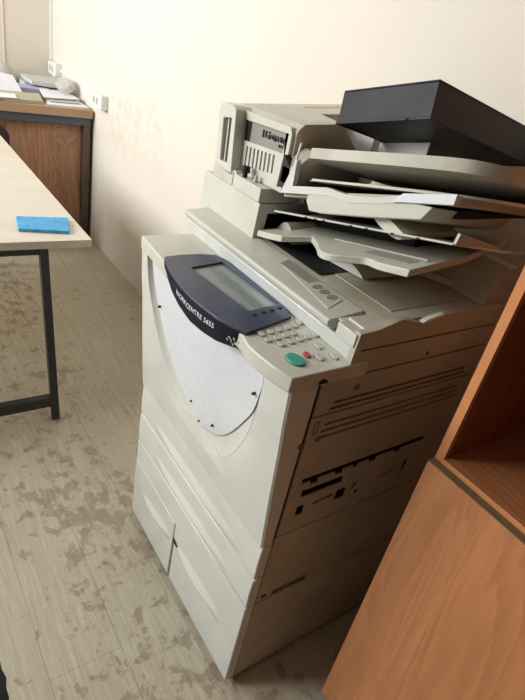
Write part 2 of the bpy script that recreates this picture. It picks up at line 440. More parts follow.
# control console -------------------------------------------------------
con_out = [(.5365, .547), (.526, .59), (.521, .63), (.520, .665), (.528, .695), (.522, .80), (.520, .90), (.524, 1.03), (.530, 1.10), (.5365, 1.19), (.72, 1.19), (.72, .547)]
b = N(); prism(b, con_out, 'z', .983, 1.0145)
con = obj('control_panel', b, 'beige', cop, bevel=.003)
CR = [(.694, .535), (.72, .523), (.755, .510), (.80, .503), (.848, .4995), (.90, .501), (.95, .507), (1.0, .517), (1.031, .526), (1.046, .533)]   # y -> crest x
LZ = [(.694, .981), (.72, .975), (.755, .969), (.80, .965), (.848, .964), (.90, .970), (.95, .979), (1.0, .992), (1.031, 1.003), (1.046, 1.010)]
top = [(x, y) for y, x in CR] + [(.572, 1.051), (.625, 1.050), (.664, 1.040), (.676, 1.0), (.684, .93), (.687, .86), (.685, .79), (.664, .727)]
lcdh = [(.566, .982), (.657, .999), (.671, .782), (.585, .768)]
b = N(); prism(b, top, 'z', 1.0125, 1.0205, holes=[lcdh])
# curved fascia under the crest
ys = [.694+(1.046-.694)*i/28 for i in range(29)]
crest = lambda y: interp(CR, y)
lowz = lambda y: interp(LZ, y)
rows = []
for y in ys:
    x = crest(y); zl = lowz(y); d = (1.0205-zl)
    rows.append([(x+.0, y, 1.0200), (x-.0015, y, 1.017), (x-.001, y, 1.0205-d*.5), (x+.003, y, zl+.001), (x+.006, y, zl), (x+.05, y, zl+.002), (x+.05, y, 1.0145)])
V, fs = grid(b, rows); b.faces.new(V[0]); b.faces.new(V[-1][::-1]); bmesh.ops.recalc_face_normals(b, faces=b.faces)
bez = obj('screen_bezel', b, 'blue', con); bez['label'] = 'navy blue curved screen surround'
b = N(); prism(b, [(.560, .99), (.662, 1.005), (.676, .776), (.58, .762)], 'z', 1.0130, 1.0158); obj('touch_screen', b, 'lcd', con)['label'] = 'grey touch screen'
# dark fascia band
b = N(); rows = []
for y in ys[1:-1]:
    x = crest(y); zl = lowz(y); d = (1.0205-zl); rows.append([(x-.0028, y, 1.0165), (x-.0022, y, 1.0205-d*.5), (x+.0015, y, zl+.003)])
V, fs = grid(b, rows)
bmesh.ops.solidify(b, geom=b.faces[:], thickness=.0008); bmesh.ops.recalc_face_normals(b, faces=b.faces)
obj('name_fascia', b, 'navy', con)
# lettering on the fascia
def text_mesh(s, size):
    cu = bpy.data.curves.new('t', 'FONT'); cu.body = s; cu.size = size; cu.offset = .012; cu.extrude = .0; cu.resolution_u = 3
    ob = bpy.data.objects.new('t', cu); COL.objects.link(ob)
    me = bpy.data.meshes.new_from_object(ob.evaluated_get(bpy.context.evaluated_depsgraph_get()))
    bpy.data.objects.remove(ob); bpy.data.curves.remove(cu); return me
me = text_mesh('WORKCENTRE 5655', 1)
us = [v.co.x for v in me.vertices]; u0, u1 = min(us), max(us)
b = N(); b.from_mesh(me)
bmesh.ops.subdivide_edges(b, edges=[e for e in b.edges if e.calc_length() > .4], cuts=1)
YA, YB = .912, .760
for v in b.verts:
    t = (v.co.x-u0)/(u1-u0); y = YA+(YB-YA)*t; x = crest(y); zl = lowz(y); d = 1.0205-zl
    w = v.co.y/.73
    zc = 1.0205-d*.47+.0104*w
    xs = x-.0032 + max(0, (1.0205-d*.5)-zc)/(d*.5)*.0037
    v.co = Vector((xs-.0004, y, zc))
ext = bmesh.ops.extrude_face_region(b, geom=b.faces[:]); bmesh.ops.translate(b, verts=[e for e in ext['geom'] if isinstance(e, bmesh.types.BMVert)], vec=(-.0005, 0, 0))
bmesh.ops.recalc_face_normals(b, faces=b.faces)
obj('lettering', b, 'lettering', con, smooth=False)
# small white marks at either end of the fascia
b = N()
for (y, z, l, a) in ((.722, .997, .006, .2), (.717, .992, .006, 1.2), (.712, .998, .006, .7), (.708, .990, .007, .3), (.704, .996, .005, 1.1), (.726, .991, .005, .6), (.700, .999, .005, .4), (.713, .986, .005, .5)) or ((.735, 1.003, .011, .5), (.728, .997, .012, .9), (.722, 1.004, .010, .3), (.716, .999, .012, 1.1), (.710, 1.006, .009, .4), (.730, 1.007, .006, 0), (.741, .997, .007, .2), (.706, 1.001, .008, .8)):
    x = crest(y)-.0040; p = Vector((x, y+.5*l*math.cos(a), z+.5*l*math.sin(a))); q = Vector((crest(y)-.0040, y-.5*l*math.cos(a), z-.5*l*math.sin(a)))
    beam(b, p, q, .0018, .0012, (0, 0, 1) if a < .8 else (0, 1, 0))
obj('fascia_mark', b, 'lettering', con, smooth=False)
b = N()
for y, z in ((1.024, 1.012), (1.020, 1.008), (1.024, 1.005)):
    x = crest(y)-.0035; beam(b, (x, y+.003, z), (x, y-.003, z+.002), .0018, .0012)
obj('fascia_mark', b, 'lettering', con, smooth=False)
# keys
def key(x, y, rx, ry, mat, rot=0, h=.0035, name='button', z=1.0145, par=None):
    b = N(); prism(b, ell(x, y, rx, ry, 18, rot), 'z', z-.002, z+h); o = obj(name, b, mat, par or con, bevel=.0012)
    if z < 1.02:
        b = N(); prism(b, ell(x, y, rx+.0016, ry+.0016, 18, rot), 'z', z-.001, z+.0003); obj('button_gap', b, 'ink', con)
    return o
for x, y in ((.590, .752), (.615, .7565), (.640, .761), (.662, .765)): key(x, y, .006, .0045, 'navy', z=1.0205, h=.002, name='screen_button')
for x, y in ((.566, .689), (.588, .6915), (.610, .694), (.632, .6965), (.653, .699), (.566, .667), (.588, .669), (.610, .6715), (.632, .674), (.566+.017, .647), (.607, .6495), (.630, .652), (.651, .655)):
    key(x, y, .0062, .0082, 'key')
for x, y in ((.672, .711), (.674, .661), (.652, .622), (.660, .583), (.628, .589)): key(x, y, .0055, .0125, 'key', -.15)
key(.577, .594, .0155, .021, 'green', 0, .004, 'start_button')
key(.609, .601, .0055, .009, 'red', -.15, .004, 'stop_button')
b = N(); prism(b, ell(.611, .989, .011, .009, 16)[:9], 'y', .545, .552); obj('latch', b, 'dark', con)

# scanner housing --------------------------------------------------------
b = N(); prism(b, [(.694, 1.0145), (.690, 1.042), (.684, 1.0725), (.72, 1.0725), (1.12, 1.0725), (1.12, 1.04), (.70, 1.04), (.70, 1.0145)], 'y', .56, 1.216); obj('scanner_body', b, 'beige', cop, bevel=.002)
b = N(); prism(b, [(.678, 1.0145), (.674, 1.044), (.6765, 1.046), (.690, 1.046), (.695, 1.0145)], 'y', .556, 1.216); obj('scanner_front_strip', b, 'beige_front', cop, bevel=.0015)
b = N(); prism(b, [(.685, 1.042), (.672, 1.046), (.672, 1.0735), (.700, 1.0735), (.700, 1.046)], 'y', .556, .608); box(b, .70, .76, .556, .612, 1.05, 1.077)
obj('scanner_corner_block', b, 'beige', cop, bevel=.002)
b = N(); prism(b, [(.677, 1.046), (.662, 1.058), (.660, 1.067), (.664, 1.071), (.75, 1.0785), (.75, 1.068), (.70, 1.05)], 'y', .622, 1.216); obj('scanner_lip', b, 'beige', cop, bevel=.0015)
# near rim of scanner with its dipped outline
rim = [(.673, 1.0145), (.676, 1.078), (.722, 1.080), (.750, 1.087), (.780, 1.094), (.808, 1.087), (.840, 1.078), (.875, 1.086), (.90, 1.090), (1.014, 1.089), (1.10, 1.084), (1.122, 1.082), (1.122, 1.042), (.69, 1.042), (.69, 1.0145)]
b = N(); prism(b, rim, 'y', Y0, .566); obj('scanner_rim', b, 'beige_shaded', cop, bevel=.0012)
b = N(); prism(b, [(.751, 1.050), (.752, 1.076), (.77, 1.082), (1.12, 1.083), (1.12, 1.05)], 'y', .566, .99); obj('platen_surround', b, 'platen', cop, bevel=.001)
b = N(); box(b, .80, 1.03, .60, .98, 1.080, 1.0836); obj('platen_glass', b, 'platen', cop, bevel=.002)
b = N(); box(b, .756, .99, .775, .985, 1.083, 1.0850); obj('platen_shade_panel', b, 'rubber', cop, bevel=.001)['label'] = 'black panel painting the shade under the tray'  # flat black panel: shade under the tray put into colour
b = N(); prism(b, [(.835, 1.082), (.848, 1.088), (.894, 1.095), (.894, 1.090), (.85, 1.083)], 'y', .546, .556); obj('broken_trim', b, 'socket', cop)['label'] = 'snapped pale trim edge'
# sticker on the lip
def lipz(x): return 1.071+(x-.664)/(.086)*.0075
b = N(); prism(b, [(.686, .655), (.735, .672), (.748, .872), (.716, .860)], 'z', 0, .0012, f=lambda c: Vector((c.x, c.y, c.z+lipz(c.x)))); stk = obj('warning_sticker', b, 'sticker', cop)
b = N()
for i in range(9):
    x0 = .718+.0033*i-.0
    box(b, x0, x0+.0016, .755+.004*(i % 2), .858+.001*i, 0, .0018, f=lambda c: Vector((c.x-.004, c.y, c.z+lipz(c.x))))
for cy in (.735, .712, .688):
    prism(b, ell(.722, cy, .012, .009, 14), 'z', 0, .0018, holes=[ell(.722, cy, .009, .006, 14)], f=lambda c: Vector((c.x, c.y, c.z+lipz(c.x))))
    box(b, .715, .729, cy-.002, cy+.002, 0, .0018, f=lambda c: Vector((c.x, c.y, c.z+lipz(c.x))))
obj('sticker_print', b, 'ink', stk, smooth=False)
# hinge ledge at the back of the platen
b = N(); beam(b, (1.0, .80, 1.092), (1.12, .575, 1.092), .03, .016); obj('hinge_rail', b, 'beige_old', cop, bevel=.002)
b = N(); prism(b, [(1.06, 1.08), (1.06, 1.10), (1.10, 1.17), (1.13, 1.17), (1.13, 1.08)], 'y', .565, 1.21); obj('rear_housing', b, 'beige_shaded', cop, bevel=.003)
# rounded foot lying on the platen
def bump(y0, y1, x0, x1, z0, h, name):
    b = N(); n = 14; pts = [(y1+(y0-y1)*i/n, z0+h*math.sin(PI*i/n)**.8) for i in range(n+1)]
    prism(b, pts, 'x', x0, x1, f=lambda c: Vector((c.x+(c.y-y1)*-.15, c.y, c.z))); return obj(name, b, 'beige', cop, bevel=.001)
bump(.728, .835, .825, .96, 1.088, .021, 'tray_support')
bump(.93, 1.00, .79, .90, 1.085, .042, 'tray_support')

# document feeder --------------------------------------------------------
b = N(); prism(b, [(.730, 1.066), (.757, 1.066), (.762, 1.136), (1.12, 1.136), (1.12, 1.160), (.733, 1.160)], 'y', .999, 1.262, f=lambda c: c)
box(b, .76, 1.12, 1.245, 1.262, 1.074, 1.136)
obj('feeder_base', b, 'beige', cop, bevel=.0015)
b = N(); box(b, .772, 1.10, 1.03, 1.240, 1.088, 1.134); obj('feeder_shade_block', b, 'dark', cop)  # solid dark block painting the shade inside the hollow base
b = N(); box(b, .86, 1.10, .90, .995, 1.165, 1.205); obj('feeder_shade_block', b, 'dark', cop)  # dark filler painting the shade under the trays beside the head
b = N(); box(b, .728, .85, .998, 1.113, 1.1625, 1.195); obj('feeder_step', b, 'beige', cop, bevel=.0015)
b = N(); box(b, .736, .85, 1.120, 1.228, 1.158, 1.198); prism(b, rect(1.130, 1.220, 1.162, 1.194), 'x', .734, .738); obj('feeder_step', b, 'beige_old', cop, bevel=.001)
b = N(); tube(b, (.738, 1.085, 1.194), (.738, 1.085, 1.208), .006, 14); tube(b, (.738, 1.085, 1.207), (.738, 1.085, 1.221), .0115, 16, .010); obj('thumb_knob', b, 'rubber', cop, bevel=.001)
b = N(); tube(b, (.745, 1.048, 1.194), (.745, 1.048, 1.210), .006, 12, .004); obj('thumb_knob', b, 'beige_old', cop)
# head: left column (flush) and right face (set back)
b = N(); prism(b, [(1.218, 1.192), (1.230, 1.318), (1.225, 1.330), (1.215, 1.336), (1.166, 1.337), (1.154, 1.330), (1.136, 1.186), (1.136, 1.192)], 'x', .730, .80, holes=[[(1.160, 1.207), (1.196, 1.205), (1.206, 1.303), (1.169, 1.309)]])
obj('feeder_front_column', b, 'beige', cop, bevel=.002)
b = N(); box(b, .745, .79, 1.162, 1.210, 1.2, 1.306); obj('dark_recess', b, 'dark', cop)
b = N()
for y in (1.196, 1.184, 1.168): prism(b, [(y, 1.206), (y+.005, 1.206), (y+.012, 1.304), (y+.007, 1.304)], 'x', .738, .746)
obj('roller_rail', b, 'paper2', cop)
def hz(y, x): return 1.334+(1.225-y)*.035+(x-.755)*.09     # top of head
sl = []
for i in range(8):
    y = 1.124-.0158*i; sl.append([(y, 1.209+.0045*i*.55), (y-.0065, 1.2095+.0045*i*.55), (y-.0035, 1.258+.0045*i*.3), (y+.003, 1.257+.0045*i*.3)])
pan = [(1.150, 1.2665), (.984, 1.2775), (.986, 1.320), (1.158, 1.312)]
face = [(1.214, 1.193), (.962, 1.197), (.964, 1.322), (.972, 1.336), (1.222, 1.330)]
b = N(); prism(b, face, 'x', .757, .765, holes=sl+[pan]); obj('feeder_front', b, 'beige', cop, bevel=.001)
b = N(); box(b, .7645, .7653, .985, 1.135, 1.203, 1.262); obj('slot_backing', b, 'dark', cop)
b = N(); prism(b, [(1.156, 1.264), (.968, 1.275), (.968, 1.322), (1.162, 1.314)], 'x', .763, .767); pp = obj('recess_plate', b, 'tagplate', cop)
b = N()
box(b, .7615, .764, 1.128, 1.150, 1.268, 1.311)
obj('plate_shadow_gap', b, 'dark', pp)
b = N()
marks = [(1.075, 1.299, .004, .016), (1.064, 1.300, .004, .014), (1.051, 1.297, .007, .009), (1.051, 1.306, .006, .004), (1.039, 1.299, .008, .008), (1.028, 1.298, .006, .010), (1.017, 1.299, .007, .007), (1.005, 1.302, .005, .011), (.996, 1.301, .004, .009), (.992, 1.306, .005, .005), (1.006, 1.288, .005, .006), (.996, 1.289, .005, .005), (.990, 1.290, .003, .008), (1.022, 1.305, .03, .0015)]
for y, z, w, h in marks: box(b, .7605, .7635, y-w/2, y+w/2, z-h/2, z+h/2)
obj('plate_print', b, 'dark', pp)
b = N(); prism(b, [(.7655, .0), (.89, .0), (.905, .0), (1.14, .0), (1.14, 1.0), (.905, 1.0), (.89, 1.0), (.782, 1.0), (.770, .93), (.7655, .88)], 'y', .957, 1.222,
      f=lambda c: Vector((c.x, (c.y if c.x < .9 or c.y > 1.1 else 1.06), 1.197+(hz(c.y, c.x)-1.197)*c.z)))
obj('feeder_cover', b, 'beige_old', cop, bevel=.002)
b = N()
for i in range(5):
    box(b, .93, 1.06, 1.08+.02*i, 1.088+.02*i, 0, .003, f=lambda c: Vector((c.x, c.y, c.z+hz(c.y, c.x)-.001)))
obj('cover_ribs', b, 'beige_shaded', cop)
b = N(); prism(b, [(.962, 1.212), (.924, 1.220), (.928, 1.262), (.958, 1.282)], 'x', .742, .76); obj('gap_shade_patch', b, 'rubber', cop)  # black patch painting the dark gap between head and tray bracket

def slab(name, outline, a, bb, c, t, mat, bevel=.0015, sag=None, label=None, holes=()):
    """tray: outline in plan; its top surface lies in z = a + bb*y + c*(x-.73)"""
    b = N(); f = lambda p: Vector((p.x, p.y, a+bb*p.y+c*(p.x-.73)+p.z+(sag(p) if sag else 0)))
    prism(b, outline, 'z', -t, 0, f=f, holes=holes)
    o = obj(name, b, mat, cop, bevel=bevel)
    if label: o['label'] = label
    return o
def smooth_line(pts, n=6):
    out = []
    P = [pts[0]]+list(pts)+[pts[-1]]
    for i in range(1, len(P)-2):
        for k in range(n):
            t = k/n; p0, p1, p2, p3 = [Vector(q) for q in P[i-1:i+3]]
            v = .5*((2*p1)+(-p0+p2)*t+(2*p0-5*p1+4*p2-p3)*t*t+(-p0+3*p1-3*p2+p3)*t*t*t); out.append((v.x, v.y))
    out.append(tuple(pts[-1])); return out
# T1 output catch tray
a1 = 1.105+.232*.966
o1 = [(.733, .955), (.737, .900)]+smooth_line([(.79, .860), (.752, .80), (.712, .745), (.700, .705), (.722, .665), (.735, .64), (.726, .60), (.729, .538)], 6)+[(.90, .55), (1.10, .60), (1.12, .62), (1.12, .99), (.735, .99)]
slab('output_tray', o1, a1, -.232, .08, .014, 'beige')
b = N()
for i in range(5):
    beam(b, (.765+.006*i, .68, a1-.232*.68+.08*(.035+.006*i)+.001), (.765+.006*i, .57, a1-.232*.57+.08*(.035+.006*i)+.001), .0022, .0012)
obj('tray_print', b, 'ink', cop, smooth=False)
# raised rail along output tray
b = N(); beam(b, (.80, .80, a1-.232*.80+.0085), (.80, .56, a1-.232*.56+.0085), .003, .003); obj('tray_rib', b, 'beige_old', cop)
# T2 thin metal-edged plate with turned-up end
a2 = 1.180+.238*.883
slab('lid_plate', [(.731, .90), (.731, .479), (.86, .46), (1.10, .55), (1.10, .99), (.80, .99), (.74, .95)], a2, -.238, -.13, .004, 'beige')
b = N(); prism(b, [(.731, 1.275), (.734, 1.292), (.738, 1.292), (.86, 1.264), (.86, 1.258)], 'y', .474, .480); obj('lid_plate_flange', b, 'beige_old', cop, bevel=.001)
for y in (.83, .80, .775, .70, .66, .60, .545):
    b = N(); box(b, .7295, .7335, y-.003, y+.003, 0, .003, f=lambda p: Vector((p.x, p.y, p.z+a2-.238*p.y-.0045))); obj('rivet_hole', b, 'dark', cop)
# box under the input tray with chamfered end, and the roller below
b = N()
pf = [(.842, 1.222), (.826, 1.205), (.79, 1.212), (.67, 1.248), (.553, 1.286), (.538, 1.312), (.62, 1.30), (.75, 1.262), (.84, 1.236)]
prism(b, pf, 'x', .731, .97, f=lambda c: Vector((c.x, c.y, c.z-(c.x-.73)*.10)))
obj('feed_housing', b, 'beige', cop, bevel=.002)
b = N(); n = 20
prism(b, [(.645+.055*math.cos(PI*i/n), 1.262-.024*math.sin(PI*i/n)**.7+.016*math.cos(PI*i/n)) for i in range(n+1)], 'x', .75, .90); obj('feed_roller_cover', b, 'beige', cop, bevel=.001)
# T4 input tray with a cranked front strip and bracket
a4 = 1.215+.298*.93
fr = [(.930, 1.2085), (.904, 1.275), (.899, 1.288), (.895, 1.286), (.893, 1.2345), (.788, 1.2645), (.760, 1.2665), (.735, 1.269), (.70, 1.2765), (.66, 1.287), (.600, 1.3125), (.500, 1.343), (.500, 1.328), (.597, 1.2985), (.66, 1.2755), (.717, 1.258), (.75, 1.2535), (.782, 1.2505)]
b = N(); prism(b, fr, 'x', .730, .742); obj('input_tray_frame', b, 'beige_front', cop, bevel=.0012)
b = N(); beam(b, (.733, .904, 1.272), (.733, .897, 1.320), .0035, .0035); obj('guide_wire', b, 'beige_front', cop)
b = N(); prism(b, [(.742, .90), (.742, .500), (.80, .496), (1.05, .50), (1.12, .55), (1.12, .93), (.742, .93)], 'z', -.014, -.001, f=lambda p: Vector((p.x, p.y, a4-.298*p.y-.086*(p.x-.73)+p.z-.004*math.sin(max(0, min(1, (p.y-.6)/.25))*PI))))
obj('input_tray', b, 'beige_shaded', cop, bevel=.0015)
b = N(); prism(b, [(.742, 1.225), (.742, 1.262), (.79, 1.30), (.94, 1.30), (.94, 1.215)], 'y', .914, .955); obj('input_tray_side', b, 'beige_shaded', cop, bevel=.002)
# white stop near the tray's near end
b = N(); prism(b, [(.603, 1.3115), (.600, 1.3145), (.500, 1.3455), (.500, 1.329), (.618, 1.2945)], 'x', .726, .731); obj('tray_end_strip', b, 'paper', cop)['label'] = 'bright white strip'
# T5 thin curved blade
a5 = 1.269+.2355*.828
o5 = smooth_line([(.742, .845), (.726, .828), (.728, .76), (.724, .66), (.732, .555), (.76, .50), (.83, .462), (.93, .44)], 6)+[(1.10, .47), (1.12, .60), (1.12, .93), (.80, .93)]
slab('separator_tray', o5, a5, -.2355, -.10, .0045, 'beige')
# T6 thick curved upper tray
a6 = 1.321+.2147*.858
o6 = smooth_line([(.752, .872), (.731, .858), (.729, .80), (.726, .70), (.724, .60), (.728, .53), (.745, .49), (.80, .458), (.90, .44), (1.0, .437)], 6)+[(1.15, .47), (1.15, .94), (.84, .94), (.80, .90)]
slab('upper_tray', o6, a6, -.2147, -.16, .020, 'beige_old', bevel=.003)
# dark blocks added to paint deep shade into the gaps between the trays
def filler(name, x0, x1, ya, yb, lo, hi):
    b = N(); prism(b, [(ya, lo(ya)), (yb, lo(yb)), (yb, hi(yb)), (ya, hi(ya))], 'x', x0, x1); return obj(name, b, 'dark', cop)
filler('gap_shade_filler', .88, 1.0, .66, .98, lambda y: a1-.232*y+.03, lambda y: a2-.238*y-.05)
filler('gap_shade_filler', .765, .90, .655, .86, lambda y: a2-.238*y-.001, lambda y: 1.286-.30*(y-.553)-.030+.02*(y > .7))
filler('gap_shade_filler', .80, 1.08, .53, .90, lambda y: a4-.298*y-.025, lambda y: a5-.2355*y-.045)
filler('gap_shade_filler', .85, 1.08, .53, .93, lambda y: a5-.2355*y-.036, lambda y: a6-.2147*y-.08)
# paper guides standing on the upper tray
def guide(x, y0, y1, zt0, zt1):
    b = N(); zb = lambda y: a6-.2147*min(y, .94)-.16*(x-.73)-.001
    prism(b, [(y0, zb(y0)), (y1, zb(y1)), (y1, zt1), (y0, zt0)], 'x', x, x+.004); obj('paper_guide', b, 'paper', cop, bevel=.001)
# ------------------------------------------------------------------ black tray lying upside down on top
v1 = Vector((.012, .968, -.25)).normalized(); v2 = Vector((.983, -.049, -.177)); v2 = (v2-v1*v2.dot(v1)).normalized(); v3 = v2.cross(v1).normalized()
if v3.z < 0: v3 = -v3
P0 = Vector((.857, .702, 1.4185))
def boxmap(u, v, w): return P0+v1*u+v2*v+v3*w
def under(x, y):   # height of the bin's rim plane above (x, y)
    A = Matrix(((v1.x, v2.x), (v1.y, v2.y))).inverted() @ Vector((x-P0.x, y-P0.y)); return P0.z+v1.z*A[0]+v2.z*A[1]
guide(1.0, 1.055, .962, 1.352, 1.345)
guide(1.0, .940, .80, under(1.0, .940)-.003, under(1.0, .80)-.003)
bn = thing('plastic_case', 'flat black plastic case lying tilted on top of the photocopier', 'case', tuple(P0+v1*.12+v2*.17))
b = N(); Wd, Dp, Hh, T = .252, .36, .070, .004
mp = lambda c: boxmap(c.x, c.y, c.z)
prism(b, rect(0, Wd, 0, Dp), 'z', 0, Hh-.004, holes=[rect(T, Wd-T, T, Dp-T)], f=mp)
obj('wall', b, 'bin', bn, bevel=.001)
b = N(); box(b, 0, Wd, 0, Dp, Hh-.004, Hh, f=mp); obj('lid_panel', b, 'bin', bn, bevel=.0015)
b = N(); box(b, T, Wd-T, T, Dp-T, .002, .006, f=mp); obj('bottom_panel', b, 'bin', bn)
b = N(); prism(b, rect(-.003, Wd+.003, -.003, Dp+.003), 'z', 0, .006, holes=[rect(T-.001, Wd-T+.001, T-.001, Dp-T+.001)], f=mp); obj('rim', b, 'bin', bn, bevel=.001)
b = N(); tube(b, boxmap(.05, -.0035, .003), boxmap(.056, -.0035, .003), .002, 8); obj('rim_notch', b, 'dark', bn)

# casters
for i, (x, y) in enumerate(((.615, .59), (.615, 1.165), (1.07, .59), (1.07, 1.165))):
    b = N(); tube(b, (x, y-.011, .017), (x, y+.011, .017), .0165, 18); box(b, x-.008, x+.016, y-.016, y+.016, .024, .034)
    obj('caster', b, 'rubber', cop)

# ------------------------------------------------------------------ cherry bookcase on the right
CX, CY = .79, .398
CB = -.42
bk = thing('bookcase', 'orange cherry veneer cupboard with open shelves above, on the right', 'bookcase', ((CX+XW)/2, (CY+CB)/2, 0))
b = N(); box(b, CX, CX+.017, -.005, CY, .045, .873); obj('door', b, 'cherry', bk, bevel=.0008)
b = N(); box(b, CX, CX+.017, CB, -.009, .045, .873); obj('door', b, 'cherry', bk, bevel=.0008)
b = N(); box(b, CX-.0004, CX+.0165, -.005, CY-.0003, .8725, .8752); box(b, CX-.0004, CX+.0165, CB, -.009, .8725, .8752); obj('door_edge_band', b, 'pvc_edge', bk)['label'] = 'grey-brown worn edging'
b = N(); box(b, CX+.019, XW-.02, CY-.018, CY, .045, 1.95); obj('side_panel', b, 'cherry_edge', bk, bevel=.0008)
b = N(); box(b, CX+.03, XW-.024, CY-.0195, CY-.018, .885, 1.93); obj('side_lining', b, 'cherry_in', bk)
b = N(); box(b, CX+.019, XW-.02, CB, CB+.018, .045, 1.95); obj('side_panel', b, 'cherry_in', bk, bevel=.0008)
for z in (.868, 1.232, 1.58, 1.932):
    b = N(); box(b, CX+.019 if z != 1.232 else CX+.022, XW-.026, CB+.018, CY-.018, z, z+.017); obj('shelf', b, 'cherry_h', bk, bevel=.0008)
b = N(); box(b, CX+.0185, CX+.0195, CB+.018, CY-.018, .869, .884); obj('shelf_edge_band', b, 'cherry_edge', bk)
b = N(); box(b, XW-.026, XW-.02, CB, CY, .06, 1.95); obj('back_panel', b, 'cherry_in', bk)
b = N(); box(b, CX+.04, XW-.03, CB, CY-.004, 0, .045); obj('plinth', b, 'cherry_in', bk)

# ------------------------------------------------------------------ table on the left
tb = thing('table', 'pale ash-topped table on black steel frame', 'table', (-.1, 2.6, 0))
b = N(); box(b, -.75, .630, 1.811, 3.33, .722, .75); obj('tabletop', b, 'ash', tb, bevel=.0012)
legs = [((.468, 1.835, .722), (.492, 1.778, .0)), ((-.60, 1.835, .722), (-.60, 1.778, .0)), ((.468, 3.28, .722), (.492, 3.30, .0)), ((-.60, 3.28, .722), (-.60, 3.30, .0))]
for p, q in legs:
    b = N(); beam(b, p, q, .028, .028, (0, 1, 0)); obj('leg', b, 'steel_black', tb, bevel=.001)
b = N(); beam(b, (.478, 1.785, .09), (-.60, 1.785, .09), .03, .045); obj('crossbar', b, 'steel_black', tb, bevel=.001)
b = N(); beam(b, (.478, 3.297, .09), (-.60, 3.297, .09), .03, .045); obj('crossbar', b, 'steel_black', tb, bevel=.001)
b = N(); prism(b, rect(-.62, .482, 1.825, 3.29), 'z', .695, .7215, holes=[rect(-.58, .445, 1.865, 3.25)]); obj('apron_frame', b, 'steel_black', tb)
# blue slab
b = N(); prism(b, [(.405, 1.905), (.568, 1.868), (.603, 2.005), (.424, 2.026)], 'z', .7505, .762)
tag(obj('blue_block', b, 'bluebox', None, bevel=.002), 'flat bright blue mottled block lying on the corner of the pale table', 'block')

# ------------------------------------------------------------------ desk at the far wall
dk = thing('desk', 'brown wood desk with dark steel frame at the far wall', 'desk', (.3, 4.05, 0))
b = N(); box(b, -.6, 1.245, 3.64, 4.56, .81, .858); obj('desktop', b, 'walnut_top', dk, bevel=.001)
b = N(); box(b, -.6, 1.238, 3.655, 3.70, .760, .8095); obj('frame_rail', b, 'steel_dark', dk, bevel=.001)
b = N(); box(b, 1.198, 1.238, 3.66, 3.70, 0, .7595); obj('leg', b, 'brown_steel', dk)
b = N(); box(b, 1.198, 1.238, 4.50, 4.54, 0, .81); obj('leg', b, 'steel_dark', dk)
b = N(); box(b, -.58, -.54, 3.66, 3.70, 0, .7595); obj('leg', b, 'steel_dark', dk)
b = N(); box(b, -.58, -.54, 4.50, 4.54, 0, .81); obj('leg', b, 'steel_dark', dk)
b = N(); box(b, 1.198, 1.238, 3.70, 4.5, .76, .8095); obj('frame_rail', b, 'steel_dark', dk)
cab = thing('pedestal_cabinet', 'brown wood pedestal cabinet under the right end of the far desk', 'cabinet', (.965, 3.95, 0))
b = N(); box(b, .745, 1.192, 3.72, 4.45, .03, .745); obj('carcass', b, 'walnut', cab, bevel=.001)
b = N(); box(b, .742, 1.195, 3.70, 3.718, .02, .750); obj('back_board', b, 'walnut', cab, bevel=.001)
b = N(); box(b, .76, 1.18, 3.74, 4.43, 0, .03); obj('plinth', b, 'dark', cab)

# papers on the desk: each sheet or bundle on its own
def paper(pts, z, t, mat, name, label, cat='paper', curl=0, group=None):
    b = N(); cx = sum(p[0] for p in pts)/4; cy = sum(p[1] for p in pts)/4
    rows = []
    for i in range(7):
        r = []
        for j in range(7):
            u, v = i/6, j/6
            p = Vector(pts[0]).lerp(Vector(pts[1]), u).lerp(Vector(pts[3]).lerp(Vector(pts[2]), u), v)
            r.append((p.x, p.y, z+curl*((u-.5)**2*2+(v-.5)**2)*.5+random.uniform(0, .001)))
        rows.append(r)
    V, fs = grid(b, rows)
    ext = bmesh.ops.extrude_face_region(b, geom=b.faces[:])
    bmesh.ops.translate(b, verts=[e for e in ext['geom'] if isinstance(e, bmesh.types.BMVert)], vec=(0, 0, t))
    bmesh.ops.recalc_face_normals(b, faces=b.faces)
    return tag(obj(name, b, mat, None), label, cat, group)
D = .8585
paper([(.970, 3.67), (1.235, 3.68), (1.24, 3.93), (1.04, 3.92)], D, .008, 'paper', 'paper_stack', 'lowest flat stack of white paper at the right front corner of the desk', 'paper', 0)
paper([(1.01, 3.74), (1.20, 3.76), (1.225, 4.05), (1.04, 4.03)], D+.0105, .006, 'paper2', 'document', 'greyish document in the pile at the desk corner', 'paper', .003)
paper([(.985, 3.77), (1.225, 3.83), (1.20, 4.10), (1.03, 4.08)], D+.022, .006, 'paper', 'document', 'topmost white document of the pile at the desk corner', 'paper', .006)
paper([(.73, 3.66), (.955, 3.69), (1.0, 3.95), (.74, 3.92)], D, .018, 'olive', 'folder', 'olive grey folder lying at the middle front of the desk', 'folder', 0)
paper([(.66, 3.645), (.80, 3.66), (.82, 3.80), (.69, 3.80)], D+.0205, .004, 'paper', 'document', 'single white sheet on the front edge of the desk, at the picture edge', 'paper', .002)
b = N(); prism(b, [(.76, .0), (.905, .0), (.86, .12), (.75, .135)], 'y', 0, .004, f=lambda c: Vector((c.x, 3.94+c.y+c.z*.7, D+c.z*.8+.0)))
tag(obj('sheet', b, 'paper', None), 'white sheet propped up on edge on the desk at the picture edge', 'paper')
paper([(.87, 4.03), (1.10, 4.05), (1.10, 4.22), (.90, 4.20)], D, .028, 'violet', 'paper_stack', 'violet tinted bundle of papers behind the folder', 'paper', .004)
paper([(1.0, 4.13), (1.235, 4.10), (1.23, 4.42), (.99, 4.42)], D+.036, .024, 'paper2', 'paper_stack', 'loose grey crumpled paper bundle at the back of the desk', 'paper', .012)
